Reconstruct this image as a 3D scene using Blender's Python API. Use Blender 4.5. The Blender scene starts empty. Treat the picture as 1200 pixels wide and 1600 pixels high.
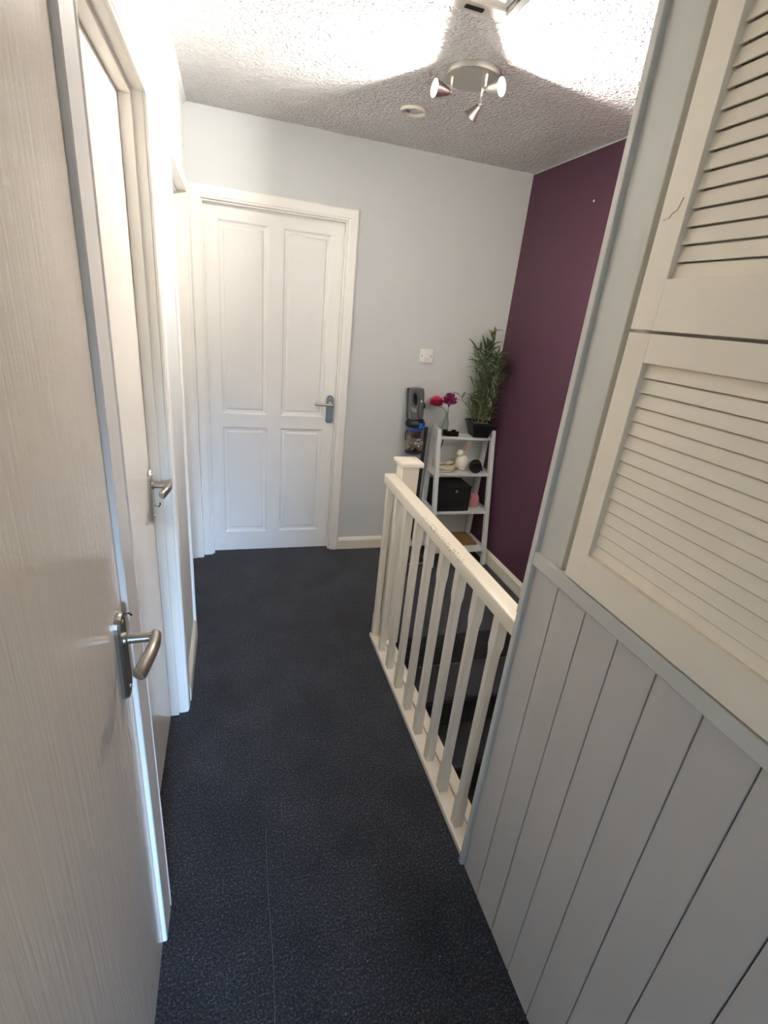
import bpy, bmesh, math, random
from mathutils import Vector, Matrix, Euler
random.seed(7)
C = bpy.context.scene.collection
S = bpy.context.scene

# ------------------------------------------------------------------ camera
cam = bpy.data.cameras.new('camera'); co = bpy.data.objects.new('camera', cam); C.objects.link(co)
cam.sensor_fit = 'VERTICAL'; cam.sensor_height = 36.0; cam.lens = 767.36 * 36.0 / 1600.0
cam.clip_start = 0.01; cam.clip_end = 200
co.location = (0, 0, 1.5495); co.rotation_euler = (1.1840, -0.0966, -0.2816)
S.camera = co

# ------------------------------------------------------------------ sky, light through the added window, exposure
w = bpy.data.worlds.new('world'); S.world = w; w.use_nodes = True
nt = w.node_tree; nt.nodes.clear()
tc = nt.nodes.new('ShaderNodeTexCoord'); sp = nt.nodes.new('ShaderNodeSeparateXYZ')
cr = nt.nodes.new('ShaderNodeValToRGB'); bg = nt.nodes.new('ShaderNodeBackground'); wo = nt.nodes.new('ShaderNodeOutputWorld')
nt.links.new(tc.outputs['Generated'], sp.inputs[0]); nt.links.new(sp.outputs['Z'], cr.inputs[0])
nt.links.new(cr.outputs[0], bg.inputs[0]); nt.links.new(bg.outputs[0], wo.inputs[0])
e = cr.color_ramp.elements
e[0].position = 0.07; e[0].color = (0.004, 0.0045, 0.0045, 1)          # ground and houses opposite
e[1].position = 0.15; e[1].color = (0.42, 0.65, 1.0, 1)          # overcast blue sky
bg.inputs['Strength'].default_value = 102.0
pl = bpy.data.lights.new('added_window_portal', 'AREA'); pl.shape = 'RECTANGLE'; pl.size = 0.75; pl.size_y = 1.15
pl.cycles.is_portal = True  # portal over the added window, guides the sky light in
po = bpy.data.objects.new('added_window_portal', pl); C.objects.link(po)
po.location = (0.225, -4.20, 1.475); po.rotation_euler = (math.radians(90), 0, 0)   # faces +y into the hall
S.view_settings.view_transform = 'Standard'; S.view_settings.look = 'None'
S.view_settings.gamma = 1.0; S.view_settings.use_curve_mapping = False
S.view_settings.exposure = 1.2
S.cycles.max_bounces = 20; S.cycles.diffuse_bounces = 16; S.cycles.glossy_bounces = 6
LAMP_W = (11.5, 25.0, 0.0)      # left and right spot heads; the far bulb is out
LAMP_RGB = (1.0, 0.955, 0.885)

# ------------------------------------------------------------------ helpers
def lin(c):
    return tuple((x/255/12.92 if x/255 <= 0.04045 else ((x/255+0.055)/1.055)**2.4) for x in c)

def mat(name, rgb, rough=0.5, metal=0.0, spec=0.5, var=0.0, vscale=8.0, bump=0.0, bscale=60.0, stretch=(1,1,1), bdist=0.002,
        emit=None, estr=0.0, trans=0.0, ior=1.45, alpha=1.0, detail=3.0, coat=0.0):
    m = bpy.data.materials.new(name); m.use_nodes = True
    n = m.node_tree.nodes; l = m.node_tree.links; b = n['Principled BSDF']
    r, g, bl = lin(rgb)
    b.inputs['Base Color'].default_value = (r, g, bl, 1)
    b.inputs['Roughness'].default_value = rough; b.inputs['Metallic'].default_value = metal
    b.inputs['Specular IOR Level'].default_value = spec; b.inputs['IOR'].default_value = ior
    b.inputs['Transmission Weight'].default_value = trans; b.inputs['Alpha'].default_value = alpha
    b.inputs['Coat Weight'].default_value = coat
    if emit:
        b.inputs['Emission Color'].default_value = (*emit, 1); b.inputs['Emission Strength'].default_value = estr
    geo = n.new('ShaderNodeNewGeometry'); mp = n.new('ShaderNodeMapping'); mp.inputs['Scale'].default_value = stretch
    l.new(geo.outputs['Position'], mp.inputs[0])
    no = n.new('ShaderNodeTexNoise'); no.inputs['Scale'].default_value = vscale; no.inputs['Detail'].default_value = 4
    l.new(mp.outputs[0], no.inputs['Vector'])
    mx = n.new('ShaderNodeMix'); mx.data_type = 'RGBA'
    v = max(var, 0.015)
    mx.inputs[6].default_value = (r*(1-v), g*(1-v), bl*(1-v), 1); mx.inputs[7].default_value = (min(1, r*(1+v)), min(1, g*(1+v)), min(1, bl*(1+v)), 1)
    l.new(no.outputs[0], mx.inputs[0]); l.new(mx.outputs[2], b.inputs['Base Color'])
    if bump > 0:
        nb = n.new('ShaderNodeTexNoise'); nb.inputs['Scale'].default_value = bscale; nb.inputs['Detail'].default_value = detail
        bp = n.new('ShaderNodeBump'); bp.inputs['Strength'].default_value = bump; bp.inputs['Distance'].default_value = bdist
        l.new(mp.outputs[0], nb.inputs['Vector']); l.new(nb.outputs[0], bp.inputs['Height']); l.new(bp.outputs[0], b.inputs['Normal'])
    return m

WL = {}
def wloc(o): return WL.get(o.name, Vector((0, 0, 0))) if o else Vector((0, 0, 0))

def tag(o, label=None, cat=None, group=None, kind=None):
    if label: o['label'] = label
    if cat: o['category'] = cat
    if group: o['group'] = group
    if kind: o['kind'] = kind
    return o

def thing(name, loc, label, cat, group=None, kind=None):
    o = bpy.data.objects.new(name, None); C.objects.link(o); o.location = loc; o.empty_display_size = 0.05
    WL[o.name] = Vector(loc)
    return tag(o, label, cat, group, kind)

def obj(name, bm, m, parent=None, smooth=False, label=None):
    """bm in world coordinates -> one mesh object; origin at the parent, or at the base of the mesh when top level"""
    bmesh.ops.recalc_face_normals(bm, faces=bm.faces)
    if parent is not None: org = wloc(parent).copy()
    else:
        xs = [v.co for v in bm.verts]
        org = Vector(((min(v.x for v in xs)+max(v.x for v in xs))/2, (min(v.y for v in xs)+max(v.y for v in xs))/2, min(v.z for v in xs)))
    bmesh.ops.translate(bm, verts=bm.verts, vec=-org)
    me = bpy.data.meshes.new(name)
    if smooth:
        for f in bm.faces: f.smooth = True
    bm.to_mesh(me); bm.free()
    me.materials.append(m)
    o = bpy.data.objects.new(name, me); C.objects.link(o)
    if parent is not None: o.parent = parent
    else: o.location = org
    WL[o.name] = org
    if smooth:
        try: me.set_sharp_from_angle(angle=math.radians(40))
        except Exception: pass
    if label: o['label'] = label
    return o

def inst(name, me, parent, loc, rot=(0, 0, 0), scale=(1, 1, 1)):
    o = bpy.data.objects.new(name, me); C.objects.link(o); o.parent = parent
    o.location = Vector(loc) - wloc(parent); o.rotation_euler = rot; o.scale = scale
    WL[o.name] = Vector(loc)
    return o

def mesh_of(name, bm, m, smooth=False):
    bmesh.ops.recalc_face_normals(bm, faces=bm.faces)
    me = bpy.data.meshes.new(name)
    if smooth:
        for f in bm.faces: f.smooth = True
    bm.to_mesh(me); bm.free(); me.materials.append(m)
    if smooth: me.set_sharp_from_angle(angle=math.radians(40))
    return me

def NB(): return bmesh.new()

def box(bm, x0, x1, y0, y1, z0, z1, bev=0.0, seg=2):
    vs = [bm.verts.new((x, y, z)) for x in (x0, x1) for y in (y0, y1) for z in (z0, z1)]
    fs = [(0,1,3,2),(4,6,7,5),(0,4,5,1),(2,3,7,6),(0,2,6,4),(1,5,7,3)]
    faces = [bm.faces.new([vs[i] for i in f]) for f in fs]
    if bev > 0:
        es = list({ed for f in faces for ed in f.edges})
        bmesh.ops.bevel(bm, geom=es, offset=bev, segments=seg, affect='EDGES', profile=0.5, clamp_overlap=True)
    return bm

def B(*a, **k): return box(NB(), *a, **k)

def frame_dir(d):
    d = Vector(d).normalized(); up = Vector((0, 0, 1)) if abs(d.z) < 0.95 else Vector((0, 1, 0))
    a = d.cross(up).normalized(); return d, a, a.cross(d).normalized()

def rings(bm, rs, cap=True, closed=False):
    """rs: list of lists of Vector (same length) -> skin"""
    V = [[bm.verts.new(p) for p in r] for r in rs]; n = len(V[0]); m = len(V)
    for i in range(m if closed else m-1):
        for j in range(n):
            bm.faces.new((V[i][j], V[i][(j+1) % n], V[(i+1) % m][(j+1) % n], V[(i+1) % m][j]))
    if cap and not closed:
        bm.faces.new(V[0]); bm.faces.new(V[-1])
    return bm

def lathe(bm, prof, org=(0,0,0), axis=(0,0,1), n=24):
    """prof: (radius, distance along axis)"""
    d, a, b = frame_dir(axis); o = Vector(org); rs = []
    for r, h in prof:
        r = max(r, 1e-4)
        rs.append([o + d*h + (a*math.cos(2*math.pi*k/n) + b*math.sin(2*math.pi*k/n))*r for k in range(n)])
    return rings(bm, rs)

def tube(bm, pts, rad, n=8):
    pts = [Vector(p) for p in pts]; rs = []; pa = None
    for i, p in enumerate(pts):
        d = (pts[min(i+1, len(pts)-1)] - pts[max(i-1, 0)]).normalized()
        if pa is None: _, a, b = frame_dir(d)
        else:
            a = (pa - d*pa.dot(d)).normalized(); b = d.cross(a)
        pa = a
        r = rad[i] if isinstance(rad, (list, tuple)) else rad
        rs.append([p + (a*math.cos(2*math.pi*k/n) + b*math.sin(2*math.pi*k/n))*r for k in range(n)])
    return rings(bm, rs)

def spline(pts, n=6):
    P = [Vector(p) for p in pts]; P = [P[0]*2-P[1]] + P + [P[-1]*2-P[-2]]; out = []
    for i in range(1, len(P)-2):
        for k in range(n):
            t = k/n; a, b, c, d = P[i-1], P[i], P[i+1], P[i+2]
            out.append(0.5*((2*b) + (c-a)*t + (2*a-5*b+4*c-d)*t*t + (3*b-a-3*c+d)*t**3))
    out.append(P[-2]); return out

def prism(bm, poly, ax, a0, a1):
    """poly: 2D points in the plane perpendicular to ax, in order of the remaining axes"""
    def P(u, v, t): return {'x': (t, u, v), 'y': (u, t, v), 'z': (u, v, t)}[ax]
    A = [bm.verts.new(P(u, v, a0)) for u, v in poly]; Bv = [bm.verts.new(P(u, v, a1)) for u, v in poly]
    n = len(poly)
    for i in range(n): bm.faces.new((A[i], A[(i+1) % n], Bv[(i+1) % n], Bv[i]))
    bm.faces.new(A); bm.faces.new(Bv[::-1]); return bm

def slant(bm, p0, p1, sx, sy):
    """a leg of rectangular section between two points, cut level"""
    p0, p1 = Vector(p0), Vector(p1)
    r = lambda p: [p+Vector((x, y, 0)) for x, y in ((-sx/2,-sy/2),(sx/2,-sy/2),(sx/2,sy/2),(-sx/2,sy/2))]
    return rings(bm, [r(p0), r(p1)])

def sphere(bm, c, r, u=20, v=14, sc=(1,1,1)):
    geo = bmesh.ops.create_uvsphere(bm, u_segments=u, v_segments=v, radius=r)
    for q in geo['verts']: q.co = Vector((q.co.x*sc[0], q.co.y*sc[1], q.co.z*sc[2])) + Vector(c)
    return bm

def text_mesh(name, body, size, m, parent, loc, rot, extrude=0.0004):
    cu = bpy.data.curves.new(name, 'FONT'); cu.body = body; cu.size = size; cu.extrude = extrude; cu.align_x = 'CENTER'
    t = bpy.data.objects.new(name, cu); C.objects.link(t)
    dg = bpy.context.evaluated_depsgraph_get(); me = bpy.data.meshes.new_from_object(t.evaluated_get(dg))
    bpy.data.objects.remove(t); bpy.data.curves.remove(cu)
    me.materials.clear(); me.materials.append(m)
    return inst(name, me, parent, loc, rot)

# ------------------------------------------------------------------ materials
M = {}
M['wall'] = mat('grey_wall_paint', (206, 208, 207), 0.6, var=0.02, vscale=3, bump=0.10, bscale=250, bdist=0.001)
M['purple'] = mat('plum_wall_paint', (84, 50, 68), 0.55, var=0.05, vscale=2.5, bump=0.12, bscale=250, bdist=0.001)
M['gloss'] = mat('white_gloss_paint', (241, 238, 231), 0.22, var=0.02, vscale=5, bump=0.05, bscale=40, bdist=0.001)
M['grain'] = mat('white_gloss_woodgrain', (236, 226, 210), 0.10, var=0.02, vscale=3, bump=0.45, bscale=5, stretch=(26, 26, 0.9), bdist=0.0016, detail=5)
M['leaf2'] = mat('cream_gloss_paint', (240, 235, 224), 0.18, var=0.015, vscale=3, bump=0.04, bscale=12, bdist=0.001)
M['panelwhite'] = mat('white_satin_paint', (238, 236, 231), 0.35, var=0.02, vscale=4, bump=0.05, bscale=60, bdist=0.001)
M['cream'] = mat('cream_gloss_wood', (234, 226, 210), 0.30, var=0.04, vscale=12, bump=0.10, bscale=30, stretch=(1, 1, 1), bdist=0.001)
M['louvre'] = mat('cream_louvre_paint', (243, 234, 216), 0.42, var=0.03, vscale=9, bump=0.10, bscale=20, stretch=(4, 1, 4), bdist=0.0008)
M['grey'] = mat('pale_grey_wood_paint', (204, 204, 198), 0.45, var=0.03, vscale=6, bump=0.08, bscale=30, stretch=(3, 3, 1), bdist=0.0008)
M['board'] = mat('pale_grey_board_paint', (200, 196, 191), 0.5, var=0.03, vscale=6, bump=0.08, bscale=30, stretch=(3, 3, 1), bdist=0.0008)
M['gap'] = mat('dark_gap', (108, 114, 126), 0.8)
M['satin'] = mat('satin_nickel', (178, 174, 164), 0.34, metal=1.0, var=0.03, vscale=40)
M['nickel_light'] = mat('brushed_steel', (196, 192, 184), 0.36, metal=1.0, var=0.04, vscale=60, stretch=(1, 1, 8))
M['black'] = mat('black_plastic', (12, 12, 14), 0.45)
M['blackfab'] = mat('black_fabric', (8, 8, 11), 0.9, var=0.15, vscale=200, bump=0.2, bscale=900)
M['white'] = mat('white_plastic', (232, 230, 224), 0.35)
M['shelfw'] = mat('white_shelf_paint', (214, 218, 218), 0.45, var=0.02, vscale=10)
M['leaf'] = [mat('bamboo_leaf_a', (70, 92, 58), 0.5, var=0.25, vscale=30), mat('bamboo_leaf_b', (96, 116, 76), 0.5, var=0.25, vscale=30), mat('bamboo_leaf_c', (138, 142, 92), 0.5, var=0.2, vscale=30)]
M['stem'] = mat('bamboo_stem', (118, 122, 78), 0.5, var=0.2, vscale=40)
M['rosegold'] = mat('rose_gold', (206, 158, 138), 0.3, metal=1.0)
M['ceramic'] = mat('white_ceramic', (226, 220, 206), 0.2)

def carpet():
    m = bpy.data.materials.new('charcoal_carpet'); m.use_nodes = True
    n = m.node_tree.nodes; l = m.node_tree.links; b = n['Principled BSDF']
    geo = n.new('ShaderNodeNewGeometry')
    n1 = n.new('ShaderNodeTexNoise'); n1.inputs['Scale'].default_value = 170; n1.inputs['Detail'].default_value = 6; n1.inputs['Roughness'].default_value = 0.8
    n2 = n.new('ShaderNodeTexNoise'); n2.inputs['Scale'].default_value = 5; n2.inputs['Detail'].default_value = 3
    n3 = n.new('ShaderNodeTexNoise'); n3.inputs['Scale'].default_value = 420; n3.inputs['Detail'].default_value = 2
    for q in (n1, n2, n3): l.new(geo.outputs['Position'], q.inputs['Vector'])
    r1 = n.new('ShaderNodeValToRGB'); l.new(n1.outputs[0], r1.inputs[0])
    e = r1.color_ramp.elements
    e[0].position = 0.34; e[0].color = (*lin((20, 21, 25)), 1); e[1].position = 0.70; e[1].color = (*lin((112, 115, 126)), 1)
    x = e.new(0.52); x.color = (*lin((46, 47, 53)), 1)
    mul = n.new('ShaderNodeMix'); mul.data_type = 'RGBA'; mul.blend_type = 'MULTIPLY'; mul.inputs[0].default_value = 1
    r2 = n.new('ShaderNodeValToRGB'); l.new(n2.outputs[0], r2.inputs[0])
    r2.color_ramp.elements[0].position = 0.3; r2.color_ramp.elements[0].color = (0.72, 0.72, 0.72, 1)
    r2.color_ramp.elements[1].position = 0.7; r2.color_ramp.elements[1].color = (1.15, 1.15, 1.15, 1)
    l.new(r1.outputs[0], mul.inputs[6]); l.new(r2.outputs[0], mul.inputs[7])
    # stray bits of lint
    vo = n.new('ShaderNodeTexVoronoi'); vo.inputs['Scale'].default_value = 26; l.new(geo.outputs['Position'], vo.inputs['Vector'])
    lt = n.new('ShaderNodeMath'); lt.operation = 'LESS_THAN'; lt.inputs[1].default_value = 0.045; l.new(vo.outputs['Distance'], lt.inputs[0])
    sx = n.new('ShaderNodeSeparateColor'); l.new(vo.outputs['Color'], sx.inputs[0])
    gt = n.new('ShaderNodeMath'); gt.operation = 'GREATER_THAN'; gt.inputs[1].default_value = 0.86; l.new(sx.outputs[0], gt.inputs[0])
    an = n.new('ShaderNodeMath'); an.operation = 'MULTIPLY'; l.new(lt.outputs[0], an.inputs[0]); l.new(gt.outputs[0], an.inputs[1])
    m3 = n.new('ShaderNodeMix'); m3.data_type = 'RGBA'; l.new(an.outputs[0], m3.inputs[0]); l.new(mul.outputs[2], m3.inputs[6]); m3.inputs[7].default_value = (*lin((150, 152, 158)), 1)
    l.new(m3.outputs[2], b.inputs['Base Color'])
    bp = n.new('ShaderNodeBump'); bp.inputs['Strength'].default_value = 0.6; bp.inputs['Distance'].default_value = 0.003
    l.new(n3.outputs[0], bp.inputs['Height']); l.new(bp.outputs[0], b.inputs['Normal'])
    b.inputs['Roughness'].default_value = 0.95; b.inputs['Specular IOR Level'].default_value = 0.15
    b.inputs['Sheen Weight'].default_value = 0.15
    return m
M['carpet'] = carpet()

def artex():
    m = bpy.data.materials.new('white_stippled_artex'); m.use_nodes = True
    n = m.node_tree.nodes; l = m.node_tree.links; b = n['Principled BSDF']
    geo = n.new('ShaderNodeNewGeometry')
    n1 = n.new('ShaderNodeTexNoise'); n1.inputs['Scale'].default_value = 75; n1.inputs['Detail'].default_value = 2.5; n1.inputs['Distortion'].default_value = 0.4
    l.new(geo.outputs['Position'], n1.inputs['Vector'])
    r = n.new('ShaderNodeValToRGB'); r.color_ramp.elements[0].position = 0.38; r.color_ramp.elements[1].position = 0.64
    l.new(n1.outputs[0], r.inputs[0])
    bp = n.new('ShaderNodeBump'); bp.inputs['Strength'].default_value = 1.0; bp.inputs['Distance'].default_value = 0.016
    l.new(r.outputs[0], bp.inputs['Height']); l.new(bp.outputs[0], b.inputs['Normal'])
    b.inputs['Base Color'].default_value = (*lin((240, 237, 235)), 1); b.inputs['Roughness'].default_value = 0.3
    return m
M['artex'] = artex()

def handrail_mat():
    m = mat('chipped_cream_gloss', (240, 231, 212), 0.30, var=0.03, vscale=10)
    n = m.node_tree.nodes; l = m.node_tree.links; b = n['Principled BSDF']
    src = b.inputs['Base Color'].links[0].from_socket
    geo = n.new('ShaderNodeNewGeometry'); sp = n.new('ShaderNodeSeparateXYZ'); l.new(geo.outputs['Position'], sp.inputs[0])
    def band(sock, c, h):
        a = n.new('ShaderNodeMath'); a.operation = 'SUBTRACT'; l.new(sock, a.inputs[0]); a.inputs[1].default_value = c
        q = n.new('ShaderNodeMath'); q.operation = 'ABSOLUTE'; l.new(a.outputs[0], q.inputs[0])
        t = n.new('ShaderNodeMath'); t.operation = 'LESS_THAN'; l.new(q.outputs[0], t.inputs[0]); t.inputs[1].default_value = h
        return t.outputs[0]
    def mul(a, b_):
        q = n.new('ShaderNodeMath'); q.operation = 'MULTIPLY'; l.new(a, q.inputs[0]); l.new(b_, q.inputs[1]); return q.outputs[0]
    no = n.new('ShaderNodeTexNoise'); no.inputs['Scale'].default_value = 170; no.inputs['Detail'].default_value = 3; l.new(geo.outputs['Position'], no.inputs['Vector'])
    gt = n.new('ShaderNodeMath'); gt.operation = 'GREATER_THAN'; gt.inputs[1].default_value = 0.60; l.new(no.outputs[0], gt.inputs[0])
    k = mul(mul(band(sp.outputs['X'], 0.655, 0.008), band(sp.outputs['Y'], 1.34, 0.17)), mul(band(sp.outputs['Z'], 0.882, 0.012), gt.outputs[0]))
    mx = n.new('ShaderNodeMix'); mx.data_type = 'RGBA'; l.new(k, mx.inputs[0]); l.new(src, mx.inputs[6]); mx.inputs[7].default_value = (*lin((120, 104, 88)), 1)
    l.new(mx.outputs[2], b.inputs['Base Color'])
    return m
M['handrail'] = handrail_mat()

# ------------------------------------------------------------------ the setting
XW, XF, YF, XP, ZC = -0.196, 0.655, 3.003, 1.690, 2.365       # left wall, cupboard face, far wall, plum wall, ceiling
YB = -4.20; CYB = -1.50
OPEN = {1: (0.071, 0.839), 2: (0.947, 1.639), 3: (2.195, 2.957)}   # left-hand doorways along y
DTOP = 2.0

bm = NB(); prism(bm, [(-0.36, YB-0.1), (0.757, YB-0.1), (0.757, 1.955), (XP+0.1, 1.955), (XP+0.1, YF+0.1), (-0.36, YF+0.1)], 'z', -0.2, 0.0)
tag(obj('floor', bm, M['carpet']), 'charcoal carpeted landing floor running to the far door', 'floor', kind='structure')
tag(obj('ceiling', B(-0.36, XP+0.1, YB-0.1, YF+0.1, ZC, ZC+0.1), M['artex']), 'white stippled textured ceiling', 'ceiling', kind='structure')
bm = NB()
ys = [YB-0.1, OPEN[1][0], OPEN[1][1], OPEN[2][0], OPEN[2][1], OPEN[3][0], OPEN[3][1], YF+0.1]
for i in range(0, 8, 2): box(bm, XW-0.12, XW, ys[i], ys[i+1], 0, ZC)
for k in OPEN: box(bm, XW-0.12, XW, OPEN[k][0], OPEN[k][1], DTOP, ZC)
box(bm, XW-0.17, XW-0.13, YB-0.1, YF+0.1, 0, ZC)
tag(obj('wall_left', bm, M['wall']), 'pale grey left wall with three doorways', 'wall', kind='structure')
bm = NB(); FX0, FX1 = -0.134, 0.626
box(bm, XW-0.12, FX0, YF, YF+0.1, -0.0, ZC); box(bm, FX1, XP+0.1, YF, YF+0.1, 0, ZC); box(bm, FX0, FX1, YF, YF+0.1, 1.99, ZC); box(bm, FX0-0.05, FX1+0.05, YF+0.1, YF+0.13, 0, 2.1)
tag(obj('wall_far', bm, M['wall']), 'pale grey end wall with panelled door and light switch', 'wall', kind='structure')
tag(obj('wall_right', B(XP, XP+0.1, YB-0.1, YF, -2.7, ZC), M['purple']), 'plum purple painted wall along the stairwell', 'wall', kind='structure')
WX0, WX1, WZ0, WZ1 = -0.15, 0.60, 0.90, 2.05
bm = NB(); box(bm, XW-0.12, WX0, YB-0.1, YB, 0, ZC); box(bm, WX1, XP, YB-0.1, YB, 0, ZC); box(bm, WX0, WX1, YB-0.1, YB, 0, WZ0); box(bm, WX0, WX1, YB-0.1, YB, WZ1, ZC); box(bm, 0.757, XP, YB-0.1, YB, -2.7, 0)
tag(obj('wall_back', bm, M['wall']), 'grey wall behind the viewer with added daylight window', 'wall', kind='structure')
t = thing('added_window', (0.225, YB-0.06, WZ0), 'added white framed window, out of view behind the viewer, letting in daylight', 'window', kind='structure')  # unseen window, added so bluish daylight reaches the lower door frames
bm = NB()
for a in ((WX0, WX0+0.045, WZ0, WZ1), (WX1-0.045, WX1, WZ0, WZ1), (WX0+0.045, WX1-0.045, WZ0, WZ0+0.05), (WX0+0.045, WX1-0.045, WZ1-0.05, WZ1)): box(bm, a[0], a[1], YB-0.085, YB-0.035, a[2], a[3])
obj('window_frame', bm, M['gloss'], t)
mg = bpy.data.materials.new('window_glass'); mg.use_nodes = True; gn = mg.node_tree.nodes; gn.clear()
tb = gn.new('ShaderNodeBsdfTransparent'); gb = gn.new('ShaderNodeBsdfGlossy'); gb.inputs['Roughness'].default_value = 0.02
mxs = gn.new('ShaderNodeMixShader'); mxs.inputs[0].default_value = 0.06; go = gn.new('ShaderNodeOutputMaterial')
mg.node_tree.links.new(tb.outputs[0], mxs.inputs[1]); mg.node_tree.links.new(gb.outputs[0], mxs.inputs[2]); mg.node_tree.links.new(mxs.outputs[0], go.inputs[0])
obj('pane', B(WX0+0.045, WX1-0.045, YB-0.062, YB-0.058, WZ0+0.05, WZ1-0.05), mg, t)
tag(obj('daylight_blocker', B(0.20, 0.6405, -1.32, -1.22, 0, ZC), M['wall']), 'added grey panel out of view, blocking daylight from the right side', 'wall', kind='structure')  # added out of view to keep window daylight off banister and cupboard
# stairwell shell below the landing
tag(obj('wall_side', B(0.66, XP, YB, CYB, 0, ZC), M['wall']), 'grey wall continuing past the cupboard behind the viewer', 'wall', kind='structure')
tag(obj('wall_stairwell', B(0.650, 0.757, YB-0.1, 1.955, -2.7, -0.2), M['wall']), 'grey side wall of the stairwell below the landing', 'wall', kind='structure')
bm = B(0.650, XP+0.1, 1.955, 2.05, -2.7, -0.2)
tag(obj('wall_stairhead', bm, M['wall']), 'wall under the landing at the stair head', 'wall', kind='structure')
tag(obj('floor_lower', B(0.65, XP+0.1, YB-0.1, 2.05, -2.8, -2.7), M['carpet']), 'dark carpet at the foot of the stairs', 'floor', kind='structure')

# staircase: carpeted steps going down towards the viewer under the cupboard
t = thing('staircase', (1.22, 1.955, -2.7), 'black carpeted stairs going down behind the banister', 'stairs')
for k in range(1, 13):
    y1 = 1.953 - (k-1)*0.225; z = -0.2*k
    poly = [(y1, z-0.26), (y1, z), (y1-0.235, z), (y1-0.247, z-0.006), (y1-0.252, z-0.018), (y1-0.247, z-0.030), (y1-0.225, z-0.036), (y1-0.225, z-0.26)]
    obj('step', prism(NB(), poly, 'x', 0.762, XP-0.02), M['carpet'], t)
sb = prism(NB(), [(1.955, 0.09), (1.955, -0.32), (-0.75, -2.72), (-0.75, -2.35)], 'x', XP-0.016, XP-0.001)
tag(obj('trim_1', sb, M['cream']), 'cream stair string sloping down along the plum wall', 'stair string', kind='structure')

# skirting boards
SK = lambda h, d: [(0, 0), (d, 0), (d, h-0.022), (d-0.004, h-0.012), (d-0.010, h-0.003), (d-0.012, h), (0, h)]
def skirt_y(name, x, sgn, y0, y1, label, h=0.092, d=0.015):
    bm = prism(NB(), [(x + sgn*u, v) for u, v in SK(h, d)], 'y', y0, y1); tag(obj(name, bm, M['cream']), label, 'skirting board', kind='structure')
skirt_y('baseboard_right', XP, -1, 1.955, 2.985, 'cream skirting board along the plum wall')
skirt_y('baseboard_left', XW, 1, 1.696, 2.138, 'cream skirting board between the two further left doorways')
bm = prism(NB(), [(YF - u, v) for u, v in SK(0.086, 0.015)], 'x', 0.684, XP-0.001)
tag(obj('baseboard_far', bm, M['cream']), 'cream skirting board along the grey end wall', 'skirting board', kind='structure')
bm = B(XP-0.004, XP-0.0005, 0.862, YF-0.001, ZC-0.005, ZC-0.0005)
tag(obj('trim_2', bm, M['wall']), 'thin pale paint line where plum wall meets ceiling', 'trim', kind='structure')
bm = prism(NB(), [(XW, ZC-0.022), (XW+0.006, ZC-0.012), (XW+0.022, ZC), (XW, ZC)], 'y', YB, YF-0.001)
tag(obj('trim_3', bm, M['wall']), 'thin rounded filler line where left wall meets ceiling', 'trim', kind='structure')

# ------------------------------------------------------------------ doors
ARCH = [(0, 0), (0, 0.007), (0.008, 0.007), (0.011, 0.010), (0.040, 0.012), (0.046, 0.0125), (0.052, 0.010), (0.055, 0.006), (0.055, 0)]
ARCH1 = [(0, 0), (0, 0.0085), (0.002, 0.0105), (0.074, 0.0115), (0.080, 0.0075), (0.080, 0)]
def architrave(plane, base, sgn, a0, a1, top, parent, m, s0=1.0, s1=1.0, st=1.0, thick=1.0, ARCH=ARCH):
    bm = NB(); rs = []
    def P(a, z, o):
        o *= thick
        return Vector((base + sgn*o, a, z)) if plane == 'x' else Vector((a, base + sgn*o, z))
    rs.append([P(a0 - u*s0, 0.0, o) for u, o in ARCH]); rs.append([P(a0 - u*s0, top + u*st, o) for u, o in ARCH])
    rs.append([P(a1 + u*s1, top + u*st, o) for u, o in ARCH]); rs.append([P(a1 + u*s1, 0.0, o) for u, o in ARCH])
    rings(bm, rs); return obj('architrave', bm, m, parent)

def lining_x(parent, y0, y1, top, xf, xb, xs0, xs1, m, stop=0.013):
    t_ = 0.012
    bm = NB(); box(bm, xb, xf, y0-0.0, y0+t_*0+0.004, 0, top); box(bm, xb, xf, y1-0.004, y1, 0, top); box(bm, xb, xf, y0, y1, top-0.004, top)
    obj('lining', bm, m, parent)
    if xs0 is not None:
        bm = NB(); box(bm, xs0, xs1, y0+0.004, y0+stop, 0, top-0.004, 0.001, 1); box(bm, xs0, xs1, y1-stop, y1-0.004, 0, top-0.004, 0.001, 1); box(bm, xs0, xs1, y0+stop, y1-stop, top-stop, top-0.004, 0.001, 1)
        obj('door_stop', bm, m, parent)

def plate_poly(w, h, r):
    pts = []
    for a in range(0, 181, 20):                                      # rounded top
        pts.append((math.cos(math.radians(a))*w/2, h/2 - r + math.sin(math.radians(a))*r))
    pts += [(-w/2, -h/2+0.010), (-w/2+0.010, -h/2), (w/2-0.010, -h/2), (w/2, -h/2+0.010)]
    return pts

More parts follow.
